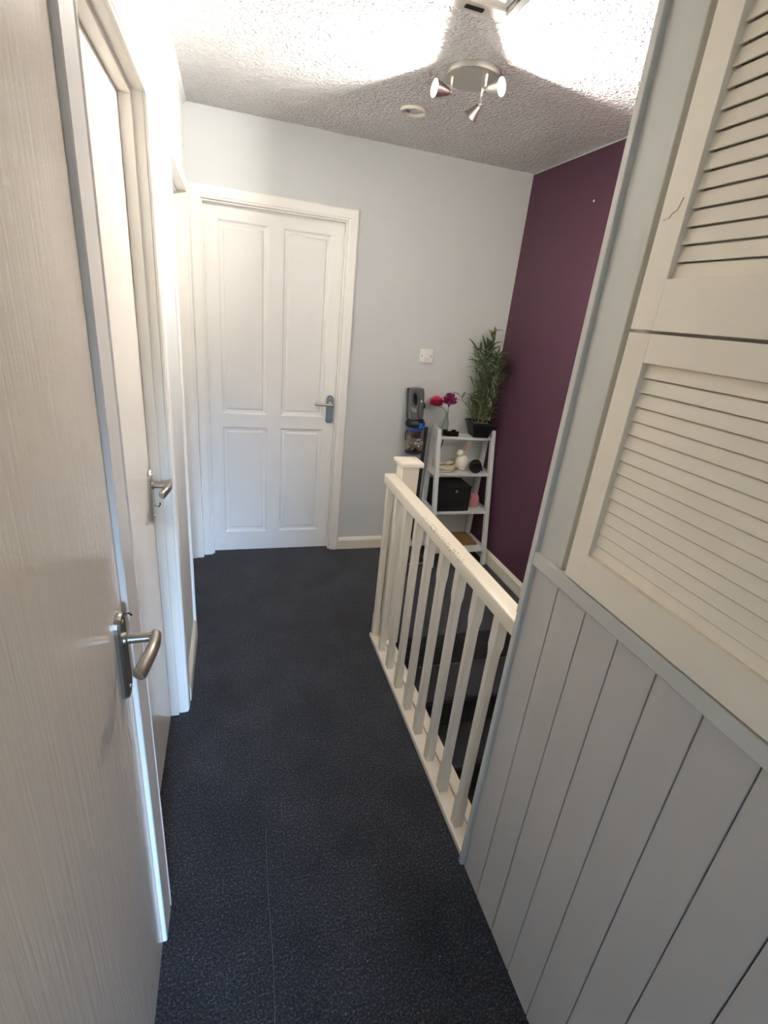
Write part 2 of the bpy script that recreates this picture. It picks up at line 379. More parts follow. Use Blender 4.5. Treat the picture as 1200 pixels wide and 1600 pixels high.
def lever_handle(parent, c, plane, out, along, keyhole=True, m=None, h=0.172, w=0.044, droop=0.004, L=0.105, th=0.010, reach=0.048, m_plate=None, lr=1.0):
    """c: centre of the plate on the leaf; out/along: unit vectors"""
    c = Vector(c); out = Vector(out); along = Vector(along); m = m or M['satin']
    bm = NB(); A = []; D = []
    for u, v in plate_poly(w, h, 0.026):
        A.append(c + along*u + Vector((0, 0, v)))
        D.append(c + along*u*0.90 + Vector((0, 0, v*0.975)) + out*th)
    Mid = [a + out*th*0.55 for a in A]
    rings(bm, [A, Mid, D]); hp = obj('handle_plate', bm, m_plate or m, parent)
    piv = c + Vector((0, 0, h*0.20))
    p0 = piv + out*th; p1 = piv + out*(th+reach)
    bm = lathe(NB(), [(0.013, 0), (0.012, 0.004), (0.0085, 0.006), (0.0085, reach*0.7), (0.009, reach)], p0, out, 16)
    obj('spindle', bm, m, hp, smooth=True)
    pts = spline([p1 - along*0.010 + Vector((0, 0, 0.001)), p1 + along*0.012 + out*0.002, p1 + along*L*0.45 + out*0.001 + Vector((0, 0, 0.002)), p1 + along*L*0.75 - out*0.006 - Vector((0, 0, droop*0.3)), p1 + along*L - out*0.014 - Vector((0, 0, droop))], 5)
    bm = NB(); rs = []
    for i, p in enumerate(pts):
        d = (pts[min(i+1, len(pts)-1)] - pts[max(i-1, 0)]).normalized(); up = Vector((0, 0, 1)); sd = d.cross(up).normalized(); up = sd.cross(d)
        f = i/(len(pts)-1); rr = (0.0078 + 0.003*f)*lr; rt = (0.0068 + 0.0015*f)*lr
        if i in (0, len(pts)-1): rr *= 0.8; rt *= 0.8
        rs.append([p + up*math.cos(2*math.pi*k/14)*rr + sd*math.sin(2*math.pi*k/14)*rt for k in range(14)])
    rings(bm, rs); obj('lever', bm, m, hp, smooth=True)
    if keyhole:
        obj('keyhole', lathe(NB(), [(0.0045, 0), (0.0045, 0.0015)], c + out*th - Vector((0, 0, 0.030)), out, 12), M['black'], hp)
    for dz in (h/2-0.016, -h/2+0.018):
        obj('screw', lathe(NB(), [(0.0038, 0), (0.003, 0.0016)], c + out*th + Vector((0, 0, dz)), out, 10), M['nickel_light'], hp)
    return hp

# door 1, nearest on the left: flush woodgrain leaf level with the wall
t = thing('door_1', (XW, 0.455, 0), 'nearest left white woodgrain flush door, closed, lever handle', 'door', kind='structure')
obj('leaf', B(XW-0.040, XW+0.001, 0.077, 0.835, 0.003, 1.985, 0.0015, 1), M['grain'], t)
lining_x(t, *OPEN[1], DTOP-0.001, XW-0.001, XW-0.12, XW-0.075, XW-0.041, M['gloss'])
architrave('x', XW, 1, 0.071, 0.841, 1.994, t, M['gloss'], s0=0.8, ARCH=ARCH1)
hp = lever_handle(t, (XW+0.001, 0.786, 0.950), 'x', (1, 0, 0), (0, -1, 0), L=0.088, keyhole=False, lr=1.32, droop=0.010)
obj('latch_knob', tube(NB(), [(XW+0.002, 0.822, 1.012), (XW+0.014, 0.824, 1.012), (XW+0.018, 0.826, 1.006)], 0.0016, 6), M['black'], t)
# door 2: leaf set back deep in its lining
t = thing('door_2', (XW, 1.293, 0), 'middle left cream gloss door set deep in its frame', 'door', kind='structure')
obj('leaf', B(-0.292, -0.252, 0.9535, 1.632, 0.003, 1.994, 0.0015, 1), M['leaf2'], t)
lining_x(t, *OPEN[2], DTOP-0.001, XW-0.001, XW-0.12, -0.2515, -0.222, M['gloss'], stop=0.016)
architrave('x', XW, 1, 0.949, 1.637, 1.994, t, M['gloss'], s0=0.50, s1=1.0)
lever_handle(t, (-0.252, 1.583, 0.945), 'x', (1, 0, 0), (0, -1, 0), keyhole=False, L=0.076, lr=1.25, droop=0.006, m_plate=M['nickel_light'])
obj('key', tube(NB(), [(-0.241, 1.583, 0.912), (-0.228, 1.583, 0.908), (-0.224, 1.583, 0.914), (-0.224, 1.583, 0.922)], 0.002, 6), M['black'], t)
# door 3: last doorway on the left by the corner
t = thing('door_3', (XW, 2.576, 0), 'furthest left white door deep in its frame beside the corner', 'door', kind='structure')
obj('leaf', B(-0.302, -0.262, 2.2015, 2.9505, 0.003, 1.994, 0.0015, 1), M['panelwhite'], t)
lining_x(t, *OPEN[3], DTOP-0.001, XW-0.001, XW-0.12, -0.2615, -0.232, M['gloss'])
architrave('x', XW, 1, 2.197, 2.955, 1.994, t, M['gloss'], s1=0.78)
# door 4: four panel door in the end wall
t = thing('door_4', (0.246, YF, 0), 'white four panel door closed in the grey end wall', 'door', kind='structure')
LY0, LY1 = YF+0.035, YF+0.075
bm = NB(); X0, X1, Z0, Z1 = -0.129, 0.621, 0.004, 1.985
cols = [(-0.056, 0.206), (0.284, 0.547)]; rows = [(0.133, 0.828), (0.904, 1.912)]
box(bm, X0, cols[0][0], LY0, LY1, Z0, Z1); box(bm, cols[1][1], X1, LY0, LY1, Z0, Z1); box(bm, cols[0][1], cols[1][0], LY0, LY1, Z0, Z1)
for cx0, cx1 in cols:
    for z0, z1 in ((Z0, rows[0][0]), (rows[0][1], rows[1][0]), (rows[1][1], Z1)): box(bm, cx0, cx1, LY0, LY1, z0, z1)
lf = obj('leaf', bm, M['panelwhite'], t)
for cx0, cx1 in cols:
    for z0, z1 in rows:
        bm = NB(); rs = []
        for ins, dep in ((0, 0.0002), (0.004, 0.002), (0.010, 0.0105), (0.026, 0.0125), (0.032, 0.0075), (0.036, 0.0060)):
            rs.append([Vector((x, LY0+dep, z)) for x, z in ((cx0+ins, z0+ins), (cx1-ins, z0+ins), (cx1-ins, z1-ins), (cx0+ins, z1-ins))])
        rings(bm, rs, cap=False); bm.verts.ensure_lookup_table(); bm.faces.new(bm.verts[-4:])
        bk = [bm.verts.new((v.co.x, LY0+0.03, v.co.z)) for v in list(bm.verts)[:4]]
        bm.verts.ensure_lookup_table()
        for i in range(4): bm.faces.new((bm.verts[i], bm.verts[(i+1) % 4], bk[(i+1) % 4], bk[i]))
        bm.faces.new(bk); obj('panel', bm, M['panelwhite'], lf)
bm = NB(); box(bm, FX0, FX0+0.004, YF+0.001, YF+0.1, 0, 1.989); box(bm, FX1-0.004, FX1, YF+0.001, YF+0.1, 0, 1.989); box(bm, FX0, FX1, YF+0.001, YF+0.1, 1.986, 1.989)
obj('lining', bm, M['gloss'], t)
bm = NB(); box(bm, FX0+0.004, FX0+0.012, YF+0.003, LY0-0.001, 0, 1.985, 0.001, 1); box(bm, FX1-0.012, FX1-0.004, YF+0.003, LY0-0.001, 0, 1.985, 0.001, 1); box(bm, FX0+0.012, FX1-0.012, YF+0.003, LY0-0.001, 1.977, 1.985, 0.001, 1)
obj('door_stop', bm, M['gloss'], t)
architrave('y', YF, -1, FX0+0.002, FX1-0.002, 1.987, t, M['gloss'], s0=0.98, s1=1.06, st=1.05, thick=1.3)
M['steel_blue'] = mat('satin_steel', (150, 158, 172), 0.42, metal=1.0)
lever_handle(t, (0.583, LY0, 0.957), 'y', (0, -1, 0), (-1, 0, 0), keyhole=False, L=0.100, droop=-0.004, m_plate=M['steel_blue'], w=0.046, lr=0.9)

# ------------------------------------------------------------------ cupboard with louvre doors (right)
t = thing('cupboard', (1.17, -0.32, 0), 'built in cupboard with cream louvre doors over grey boarded base', 'cupboard')
Y1 = 0.860; CX = 0.657
bm = NB(); box(bm, CX+0.020, XP-0.004, CYB+0.002, Y1-0.004, 0.002, ZC-0.004)
obj('carcass', bm, M['grey'], t)
bm = NB(); box(bm, 0.647, 0.680, 0.8435, Y1, 0.001, 0.912, 0.0015, 1); box(bm, 0.6458, 0.680, 0.8435, Y1+0.001, 0.913, ZC-0.003, 0.0015, 1)
obj('corner_trim', bm, M['grey'], t)
me = mesh_of('board', box(NB(), 0, 0.018, -0.0882, 0, 0, 1.052, 0.0010, 1), M['board'])
y = 0.8432
for k in range(26):
    wdt = 0.0885 if k else 0.0885
    o = inst('board', me, t, (CX, y, 0.001)); y -= 0.0906
obj('board_backing', B(CX+0.012, CX+0.0195, CYB+0.002, 0.843, 0.001, 1.05), M['gap'], t)
obj('dado_rail', B(0.6455, 0.676, CYB+0.002, 0.8432, 1.0535, 1.086, 0.002, 2), M['grey'], t)
bm = NB(); box(bm, CX, 0.676, 0.768, 0.8432, 1.0865, ZC-0.004); obj('stile', bm, M['grey'], t)
bm = NB(); box(bm, CX-0.003, 0.674, 0.757, 0.7675, 1.0865, ZC-0.004, 0.002, 2); obj('bead', bm, M['grey'], t)
obj('frame_back', B(0.6715, 0.6765, CYB+0.002, 0.757, 1.0865, ZC-0.004), M['grey'], t)
obj('head_rail', B(0.648, 0.6695, CYB+0.002, 0.757, 2.285, ZC-0.004, 0.002, 1), M['grey'], t)
def slat_mesh(L):
    # tilted slat, lower edge outwards (towards -x)
    a = math.radians(13); th = 0.0060; h = 0.0226
    dz, dx = math.cos(a)*h/2, math.sin(a)*h/2
    px, pz = math.cos(a)*th/2, math.sin(a)*th/2
    poly = [(-dx-px, -dz-pz), (-dx+px, -dz+pz), (dx+px, dz+pz), (dx-px, dz-pz)]
    bm = NB(); V0 = [bm.verts.new((u, -L/2, v)) for u, v in poly]; V1 = [bm.verts.new((u, L/2, v)) for u, v in poly]
    for i in range(4): bm.faces.new((V0[i], V0[(i+1) % 4], V1[(i+1) % 4], V1[i]))
    bm.faces.new(V0); bm.faces.new(V1[::-1])
    bmesh.ops.bevel(bm, geom=[e_ for e_ in bm.edges if abs((e_.verts[0].co-e_.verts[1].co).y) > 0.1], offset=0.0012, segments=1, affect='EDGES')
    return bm
DW = 0.595; ST = 0.049
sme = mesh_of('slat', slat_mesh(DW-2*ST+0.004), M['louvre'])
def louvre_door(yh, z0, z1, zi0, zi1, label):
    """yh: hinge edge; opening between rails zi0..zi1"""
    xa, xb = 0.6435, 0.6680
    bm = NB(); box(bm, xa, xb, yh-ST, yh, z0, z1, 0.0007, 1); dr = obj('louvre_door', bm, M['louvre'], t, label=label)
    obj('stile', B(xa, xb, yh-DW, yh-DW+ST, z0, z1, 0.0007, 1), M['louvre'], dr)
    obj('rail', B(xa, xb, yh-DW+ST, yh-ST, z0, zi0), M['louvre'], dr); obj('rail', B(xa, xb, yh-DW+ST, yh-ST, zi1, z1), M['louvre'], dr)
    n = round((zi1-zi0)/0.02365); stp = (zi1-zi0)/n
    for k in range(n): inst('slat', sme, dr, (0.6572, yh-DW/2, zi0 + stp*(k+0.5)))
    return dr
louvre_door(0.732, 1.092, 1.5585, 1.159, 1.514, 'lower cream louvre door')
louvre_door(0.732, 1.5635, 2.282, 1.638, 2.205, 'upper cream louvre door')
louvre_door(0.132, 1.092, 1.5585, 1.159, 1.514, 'lower cream louvre door nearer the viewer')
louvre_door(0.132, 1.5635, 2.282, 1.638, 2.205, 'upper cream louvre door nearer the viewer')
obj('paint_crack', tube(NB(), [(0.6433, 0.722, 1.7215), (0.6433, 0.712, 1.7235), (0.6433, 0.708, 1.729), (0.6433, 0.700, 1.7325), (0.6433, 0.697, 1.741), (0.6433, 0.694, 1.748)], 0.0007, 5), mat('paint_crack', (150, 138, 116), 0.7), t)

# ------------------------------------------------------------------ banister
t = thing('banister', (0.70, 1.43, 0), 'cream wooden landing banister with square balusters and newel post', 'banister')
bm = box(NB(), 0.650, 0.7035, 0.861, 2.006, 0.838, 0.8835, 0.0055, 3)
obj('handrail', bm, M['handrail'], t, smooth=True)
obj('base_rail', B(0.656, 0.713, 0.861, 2.004, 0.0005, 0.022, 0.002, 2), M['cream'], t)
obj('base_strip', B(0.7165, 0.757, 0.861, 1.926, 0.0005, 0.028, 0.003, 2), M['cream'], t)
def baluster_mesh():
    bm = NB(); rs = []; s = 0.0155
    H = 0.816
    def ring(h, c, z): # chamfered square
        p = [(h-c, -h), (h, -h+c), (h, h-c), (h-c, h), (-h+c, h), (-h, h-c), (-h, -h+c), (-h+c, -h)]
        return [Vector((x, y_, z)) for x, y_ in p]
    for z, c, h in ((0, 0.0008, s), (0.105, 0.0008, s), (0.135, 0.0065, s*0.96), (H-0.135, 0.0065, s*0.96), (H-0.105, 0.0008, s), (H, 0.0008, s)): rs.append(ring(h, c, z))
    return rings(bm, rs)
bme = mesh_of('baluster', baluster_mesh(), M['cream'])
for k in range(9): inst('baluster', bme, t, (0.681, 0.9605+0.1288*k, 0.022))
nw = obj('newel_post', B(0.705, 0.785, 1.928, 2.008, 0.001, 0.934, 0.004, 2), M['cream'], t)
obj('newel_cap', B(0.690, 0.800, 1.913, 2.023, 0.9345, 0.9585, 0.007, 3), M['cream'], nw, smooth=True)

# ------------------------------------------------------------------ ceiling fixtures
CL = Vector((0.845, 2.055, ZC))
t = thing('ceiling_spotlight', CL, 'round brushed steel ceiling plate with three spot heads, two lit', 'ceiling light')
obj('ceiling_plate', lathe(NB(), [(0.100, -0.0005), (0.100, -0.018), (0.097, -0.021), (0.0001, -0.021)], CL, (0, 0, 1), 48), M['nickel_light'], t, smooth=True)
emb = mat('lit_lamp', (255, 250, 240), 0.3, emit=(1.0, 0.94, 0.84), estr=40)
unlit = mat('unlit_lamp', (120, 116, 110), 0.3)
def spot_head(arm_xy, arm_len, dirv, power, length=0.062):
    top = Vector((arm_xy[0], arm_xy[1], ZC-0.020)); bot = top - Vector((0, 0, arm_len)); d = Vector(dirv).normalized()
    arm = obj('arm', tube(NB(), [top, bot], 0.0042, 10), M['nickel_light'], t, smooth=True)
    obj('pivot', sphere(NB(), bot, 0.008, 14, 10), M['nickel_light'], arm, smooth=True)
    o = bot + d*0.004
    prof = [(0.006, 0), (0.010, 0.003), (0.0135, 0.012), (0.017, 0.022), (0.021, 0.036), (0.0265, length-0.004), (0.0275, length), (0.0262, length), (0.0250, length-0.006), (0.0001, length-0.008)]
    hd = obj('lamp_head', lathe(NB(), prof, o, d, 28), M['nickel_light'], t, smooth=True)
    obj('bulb', lathe(NB(), [(0.0235, length-0.0065), (0.0235, length-0.0045), (0.018, length-0.0025), (0.0001, length-0.001)], o, d, 24), emb if power else unlit, hd, smooth=True)
    if power:
        L = bpy.data.lights.new('bulb_light', 'AREA'); L.shape = 'DISK'; L.size = 0.046; L.energy = power; L.color = LAMP_RGB; L.spread = math.radians(140)
        lo = bpy.data.objects.new('bulb_light', L); C.objects.link(lo); lo.parent = hd
        lo.location = o + d*(length+0.0012) - wloc(hd); lo.rotation_euler = d.to_track_quat('-Z', 'Y').to_euler()
spot_head((0.772, 2.066), 0.047, (-1.0, -0.12, -0.02), LAMP_W[0])
spot_head((0.868, 1.985), 0.045, (0.55, -0.84, -0.02), LAMP_W[1])
spot_head((0.905, 2.095), 0.050, (-0.40, 0.45, -0.6), LAMP_W[2], 0.046)

RC = Vector((0.774, 2.50, ZC))
t = thing('smoke_alarm_base', RC, 'empty cream round alarm mounting ring on the ceiling', 'alarm base')
n_ = 40; rs = []
for k in range(n_):
    a = 2*math.pi*k/n_; c = RC + Vector((math.cos(a), math.sin(a), 0))*0.052; u = Vector((math.cos(a), math.sin(a), 0))
    rs.append([c + u*x + Vector((0, 0, z)) for x, z in ((-0.005, -0.0005), (-0.005, -0.010), (0.004, -0.012), (0.005, -0.0005))])
obj('ring', rings(NB(), rs, closed=True), mat('cream_plastic', (232, 226, 208), 0.4), t)
obj('cross_bar', B(RC.x-0.048, RC.x-0.005, RC.y-0.016, RC.y-0.006, ZC-0.005, ZC-0.0005), M['grey'], t)
obj('wire_clip', B(RC.x-0.030, RC.x-0.012, RC.y+0.004, RC.y+0.012, ZC-0.009, ZC-0.0005, 0.001, 1), M['gap'], t)
obj('screw_boss', lathe(NB(), [(0.008, -0.0005), (0.008, -0.011), (0.003, -0.011)], (RC.x+0.016, RC.y-0.046, ZC), (0, 0, 1), 14), mat('cream_boss', (228, 220, 200), 0.4), t)

t = thing('loft_hatch', (0.53, 1.40, ZC-0.02), 'pale framed loft hatch with dark latch slot on the ceiling', 'loft hatch')
hx0, hx1, hy0, hy1 = 0.24, 0.806, 1.10, 1.692
mh = mat('hatch_paint', (206, 198, 188), 0.35)
bm = NB()
for a in ((hx0, hx1, hy1-0.052, hy1), (hx0, hx1, hy0, hy0+0.052), (hx0, hx0+0.052, hy0+0.052, hy1-0.052), (hx1-0.030, hx1, hy0+0.052, hy1-0.052)): box(bm, a[0], a[1], a[2], a[3], ZC-0.016, ZC-0.0005, 0.003, 2)
obj('hatch_frame', bm, mh, t)
obj('hatch_panel', B(hx0+0.053, hx1-0.060, hy0+0.053, hy1-0.053, ZC-0.010, ZC-0.0005), M['panelwhite'], t)
obj('hinge_rail', B(hx1-0.058, hx1-0.032, hy0+0.054, hy1-0.044, ZC-0.022, ZC-0.0005, 0.004, 2), mat('glossy_hinge', (205, 202, 198), 0.08, metal=0.8), t)
obj('latch_slot', B(0.635, 0.690, hy1-0.034, hy1-0.020, ZC-0.019, ZC-0.015), M['blackfab'], t)

# ------------------------------------------------------------------ small fittings on the walls
t = thing('light_switch', (1.167, YF, 1.279), 'white square one gang light switch on the grey wall', 'light switch')
obj('switch_plate', B(1.124, 1.210, YF-0.009, YF-0.0005, 1.279, 1.365, 0.0035, 2), M['white'], t, smooth=True)
obj('rocker', prism(NB(), [(YF-0.008, 1.306), (YF-0.0175, 1.308), (YF-0.0110, 1.336), (YF-0.008, 1.338)], 'x', 1.159, 1.175), M['white'], t)
for x in (1.137, 1.197): obj('screw', lathe(NB(), [(0.0036, 0), (0.0036, 0.001)], (x, YF-0.009, 1.322), (0, -1, 0), 10), mat('switch_screw', (120, 110, 100), 0.4, metal=1.0), t)
obj_ = obj('wall_plug', lathe(NB(), [(0.006, 0), (0.005, 0.002), (0.001, 0.003)], (XP-0.0005, 2.385, 2.141), (-1, 0, 0), 10), M['white'])
tag(obj_, 'tiny white filler dot high on the plum wall', 'wall plug')

# ------------------------------------------------------------------ ladder shelf in the corner
SX0, SX1 = 1.247, 1.660; LW = 0.026; LD = 0.028
yf = lambda z: 2.662 + 0.205*z
yb = lambda z: 2.980 - 0.040*z
t = thing('ladder_shelf', ((SX0+SX1)/2, 2.82, 0), 'white four tier ladder shelf standing in the corner', 'shelf')
for x in (SX0+LW/2, SX1-LW/2):
    obj('leg', slant(NB(), (x, yf(0)+LD/2, 0.0005), (x, yf(0.898)+LD/2, 0.898), LW, LD), M['shelfw'], t)
    obj('leg', slant(NB(), (x, yb(0)-LD/2, 0.0005), (x, yb(0.912)-LD/2, 0.912), LW, LD), M['shelfw'], t)
    za = 0.885
    obj('top_rail', B(x-LW/2+0.002, x+LW/2-0.002, yf(za)+LD-0.002, yb(za)-LD+0.002, za-0.016, za+0.013), M['shelfw'], t)
SZ = [0.852, 0.619, 0.370, 0.110]
for z in SZ:
    sh = obj('shelf_board', B(SX0+LW, SX1-LW, yf(z)+0.004, yb(z)-0.006, z-0.019, z, 0.001, 1), M['shelfw'], t)
    for x in (SX0+LW/2, SX1-LW/2): obj('side_rail', B(x-LW/2+0.002, x+LW/2-0.002, yf(z)+LD-0.002, yb(z)-LD+0.002, z-0.022, z+0.006), M['shelfw'], sh)

# bamboo in a black tapered pot
PC = Vector((1.555, 2.884, SZ[0]+0.0005))
t = thing('potted_bamboo', PC, 'bushy artificial bamboo in black square pot on top shelf', 'potted plant')
def sq(c, h, ang, z): return [c + Vector((math.cos(ang+math.pi/4+k*math.pi/2)*h*1.414, math.sin(ang+math.pi/4+k*math.pi/2)*h*1.414, z)) for k in range(4)]
an = math.radians(-6)
bm = rings(NB(), [sq(PC, 0.050, an, 0), sq(PC, 0.072, an, 0.082), sq(PC, 0.078, an, 0.084), sq(PC, 0.078, an, 0.098), sq(PC, 0.071, an, 0.098), sq(PC, 0.066, an, 0.078)])
obj('pot', bm, mat('black_glazed_pot', (22, 23, 28), 0.45), t)
bm = NB()
for k in range(60):
    a, r = random.uniform(0, 6.28), random.uniform(0, 0.062)
    sphere(bm, PC + Vector((math.cos(a)*r*0.95, math.sin(a)*r*0.95, 0.082)), random.uniform(0.006, 0.010), 6, 4)
pb = obj('pebbles', bm, mat('pale_pebbles', (150, 146, 132), 0.7, var=0.3, vscale=90), t); pb['kind'] = 'stuff'
def leaf_mesh(i, L, wd, droop):
    bm = NB(); prev = None
    for k in range(5):
        f = k/4; wv = wd*math.sin(math.pi*min(1, 0.12+f*0.88))**0.8; 
        if k == 4: wv = 0.0004
        z = -droop*f*f*L
        row = [bm.verts.new((-wv, L*f, z+wv*0.25)), bm.verts.new((0, L*f, z)), bm.verts.new((wv, L*f, z+wv*0.25))]
        if prev:
            bm.faces.new((prev[0], prev[1], row[1], row[0])); bm.faces.new((prev[1], prev[2], row[2], row[1]))
        prev = row
    return mesh_of('leaf', bm, M['leaf'][i % 3])
LM = [leaf_mesh(i, L, wd, dr) for i, (L, wd, dr) in enumerate([(0.080, 0.0080, 0.25), (0.066, 0.0074, 0.1), (0.074, 0.0068, 0.4), (0.092, 0.0086, 0.2), (0.060, 0.0070, 0.5), (0.055, 0.0066, 0.15)])]
stems = [(-0.045, 0.03, -0.075, 0.02, 0.45), (-0.02, 0.035, -0.03, 0.03, 0.50), (0.02, 0.02, 0.005, 0.02, 0.56), (0.045, 0.0, 0.075, -0.02, 0.40), (0.0, -0.03, 0.02, -0.055, 0.44), (-0.03, -0.03, -0.055, -0.05, 0.40), (0.035, 0.04, 0.06, 0.045, 0.44), (0.0, 0.045, 0.0, 0.06, 0.47)]
nl = 0
for si, (a, b, c, d, H) in enumerate(stems):
    p0 = PC + Vector((a, b, 0.078)); p1 = PC + Vector((c, d, 0.08+H)); mid = (p0+p1)/2 + Vector((random.uniform(-.012, .012), random.uniform(-.012, .012), 0))
    path = spline([p0, mid, p1], 8)
    st = obj('stem', tube(NB(), path, [0.0048-0.0032*i/(len(path)-1) for i in range(len(path))], 7), M['stem'], t)
    for k in range(34):
        f = random.uniform(0.06, 1.0) if k > 5 else 1.0 - 0.03*k
        q = path[min(int(f*(len(path)-1)), len(path)-1)]
        rz = random.uniform(0, 6.28); tilt = random.uniform(0.1, 1.15) if f < 0.9 else random.uniform(0.5, 1.4)
        off = random.uniform(0.0, 0.035)*(1.15-f*0.6)
        dv = Vector((-math.sin(rz), math.cos(rz), 0)); loc = q + dv*off + Vector((0, 0, random.uniform(-0.01, 0.02)))
        me = LM[random.choice([0, 0, 1, 1, 2, 3, 4, 5, 5])]
        tip = loc + dv*0.07*math.cos(tilt)
        if tip.y > YF-0.006 or tip.x > XP-0.006 or loc.y > YF-0.01 or loc.x > XP-0.01: continue
        inst('leaf', me, t, loc, (tilt, random.uniform(-0.5, 0.5), rz)); nl += 1
# the dense inner foliage, too many small leaves to tell apart
bm = NB()
for k in range(420):
    a, b, c, d, H = random.choice(stems); f = random.uniform(0.10, 0.97)
    q = PC + Vector((a+(c-a)*f, b+(d-b)*f, 0.08+H*f)); rz = random.uniform(0, 6.28); ti = random.uniform(-0.1, 1.2)
    dv = Vector((-math.sin(rz)*math.cos(ti), math.cos(rz)*math.cos(ti), math.sin(ti))); L = random.uniform(0.045, 0.075); sd = dv.cross(Vector((0, 0, 1))).normalized()
    q = q + Vector((dv.x, dv.y, 0))*random.uniform(0, 0.03)
    if (q+dv*L).y > YF-0.006 or (q+dv*L).x > XP-0.006 or q.x > XP-0.01 or q.y > YF-0.01: continue
    wv = random.uniform(0.005, 0.0075); nrm = sd.cross(dv)*wv*0.3
    v = [bm.verts.new(p) for p in (q, q+dv*L*0.4+sd*wv+nrm, q+dv*L*0.45, q+dv*L*0.4-sd*wv+nrm, q+dv*L-Vector((0, 0, L*0.12)))]
    bm.faces.new((v[0], v[1], v[2])); bm.faces.new((v[0], v[2], v[3])); bm.faces.new((v[1], v[4], v[2])); bm.faces.new((v[2], v[4], v[3]))
fo = obj('inner_foliage', bm, M['leaf'][1], t); fo['kind'] = 'stuff'
# two long side shoots
for p, q, r in (((1.50, 2.875, 0.99), (1.405, 2.85, 1.07), (1.362, 2.84, 1.115)), ((1.56, 2.86, 1.13), (1.635, 2.83, 1.235), (1.655, 2.825, 1.262)), ((1.55, 2.89, 1.38), (1.545, 2.88, 1.46), (1.535, 2.875, 1.500))):
    path = spline([p, q, r], 5); obj('stem', tube(NB(), path, 0.0018, 6), M['stem'], t)
    for k in range(7):
        f = 0.35 + 0.65*k/6; q_ = path[int(f*(len(path)-1))]; rz = random.uniform(0, 6.28)
        dv = Vector((-math.sin(rz), math.cos(rz), 0))
        if (q_+dv*0.05).x > XP-0.006: rz += math.pi
        inst('leaf', LM[random.choice([1, 4, 5])], t, q_, (random.uniform(0.2, 1.3), random.uniform(-.4, .4), rz))

# bottle vase and the two flowers standing in it
VC = Vector((1.304, 2.872, SZ[0]+0.0005))
def thin_clear(name, rgb, gl):
    m = bpy.data.materials.new(name); m.use_nodes = True; n = m.node_tree.nodes; n.clear(); l = m.node_tree.links
    a = n.new('ShaderNodeBsdfTransparent'); a.inputs[0].default_value = (*lin(rgb), 1); g = n.new('ShaderNodeBsdfGlossy'); g.inputs['Roughness'].default_value = 0.05
    lw = n.new('ShaderNodeLayerWeight'); lw.inputs[0].default_value = gl; mx = n.new('ShaderNodeMixShader'); o = n.new('ShaderNodeOutputMaterial')
    l.new(lw.outputs['Facing'], mx.inputs[0]); l.new(a.outputs[0], mx.inputs[1]); l.new(g.outputs[0], mx.inputs[2]); l.new(mx.outputs[0], o.inputs[0]); return m
mglass = thin_clear('clear_glass', (246, 250, 248), 0.14)
bm = lathe(NB(), [(0.0001, 0), (0.021, 0), (0.023, 0.004), (0.023, 0.075), (0.020, 0.098), (0.0125, 0.122), (0.0105, 0.135), (0.0110, 0.150), (0.0130, 0.153), (0.0120, 0.155), (0.0095, 0.150), (0.0090, 0.135), (0.0110, 0.121), (0.0185, 0.097), (0.0212, 0.075), (0.0212, 0.006), (0.0001, 0.005)], VC, n=24)
tag(obj('bottle_vase', bm, mglass, smooth=True), 'clear glass bottle vase holding two flowers on top shelf', 'vase')
def petal(bm, c, dirv, up, L, wd, curl, ruff=0.0):
    d = Vector(dirv).normalized(); s = d.cross(up).normalized(); n = s.cross(d); prev = None
    for k in range(5):
        f = k/4; row = []
        for j in (-1, -0.5, 0, 0.5, 1):
            wv = wd*math.sin(math.pi*(0.12+0.80*f)) if f < 1 else wd*0.62
            p = Vector(c) + d*L*f*(1-0.10*abs(j)) + s*wv*j + n*(curl*L*f*f + 0.25*wv*(j*j)) + n*ruff*random.uniform(-1, 1)*f
            row.append(bm.verts.new(p))
        if prev:
            for q in range(4): bm.faces.new((prev[q], prev[q+1], row[q+1], row[q]))
        prev = row
def flower(name, head, foot, r, label, mp, ruff, group, layers):
    head, foot = Vector(head), Vector(foot)
    tt = thing(name, foot, label, 'flower', group)
    obj('stem', tube(NB(), spline([foot, Vector((VC.x+(-0.004 if head.y > VC.y else 0.004), VC.y+(0.004 if head.y > VC.y else -0.004), VC.z+0.150)), head - Vector((0, 0, r*0.6))], 6), 0.0018, 7), mat('flower_stem', (74, 92, 66), 0.5), tt, smooth=True)
    obj('calyx', lathe(NB(), [(0.002, -0.016), (0.006, -0.008), (0.009, 0.002), (0.0001, 0.004)], head - Vector((0, 0, r*0.45)), n=10), mat('calyx_green', (58, 74, 48), 0.6), tt, smooth=True)
    for li, (n, tilt, L, wd) in enumerate(layers):
        for k in range(n):
            a = 2*math.pi*k/n + li*0.5 + random.uniform(-.12, .12)
            d = Vector((math.cos(a)*math.cos(tilt), math.sin(a)*math.cos(tilt), math.sin(tilt)))
            up = Vector((-math.cos(a)*math.sin(tilt), -math.sin(a)*math.sin(tilt), math.cos(tilt)))
            bm = NB(); petal(bm, head - Vector((0, 0, r*0.4)), d, up, L*r, wd*r, 0.75 if not ruff else 0.25, ruff)
            obj('petal', bm, mp[k % len(mp)], tt, smooth=True)
mp1 = [mat('carnation_pink', (206, 46, 96), 0.6), mat('carnation_pink_light', (222, 84, 124), 0.6)]
mp2 = [mat('rose_plum', (146, 34, 92), 0.6), mat('rose_plum_dark', (112, 26, 78), 0.6), mat('rose_plum_light', (184, 84, 128), 0.6)]
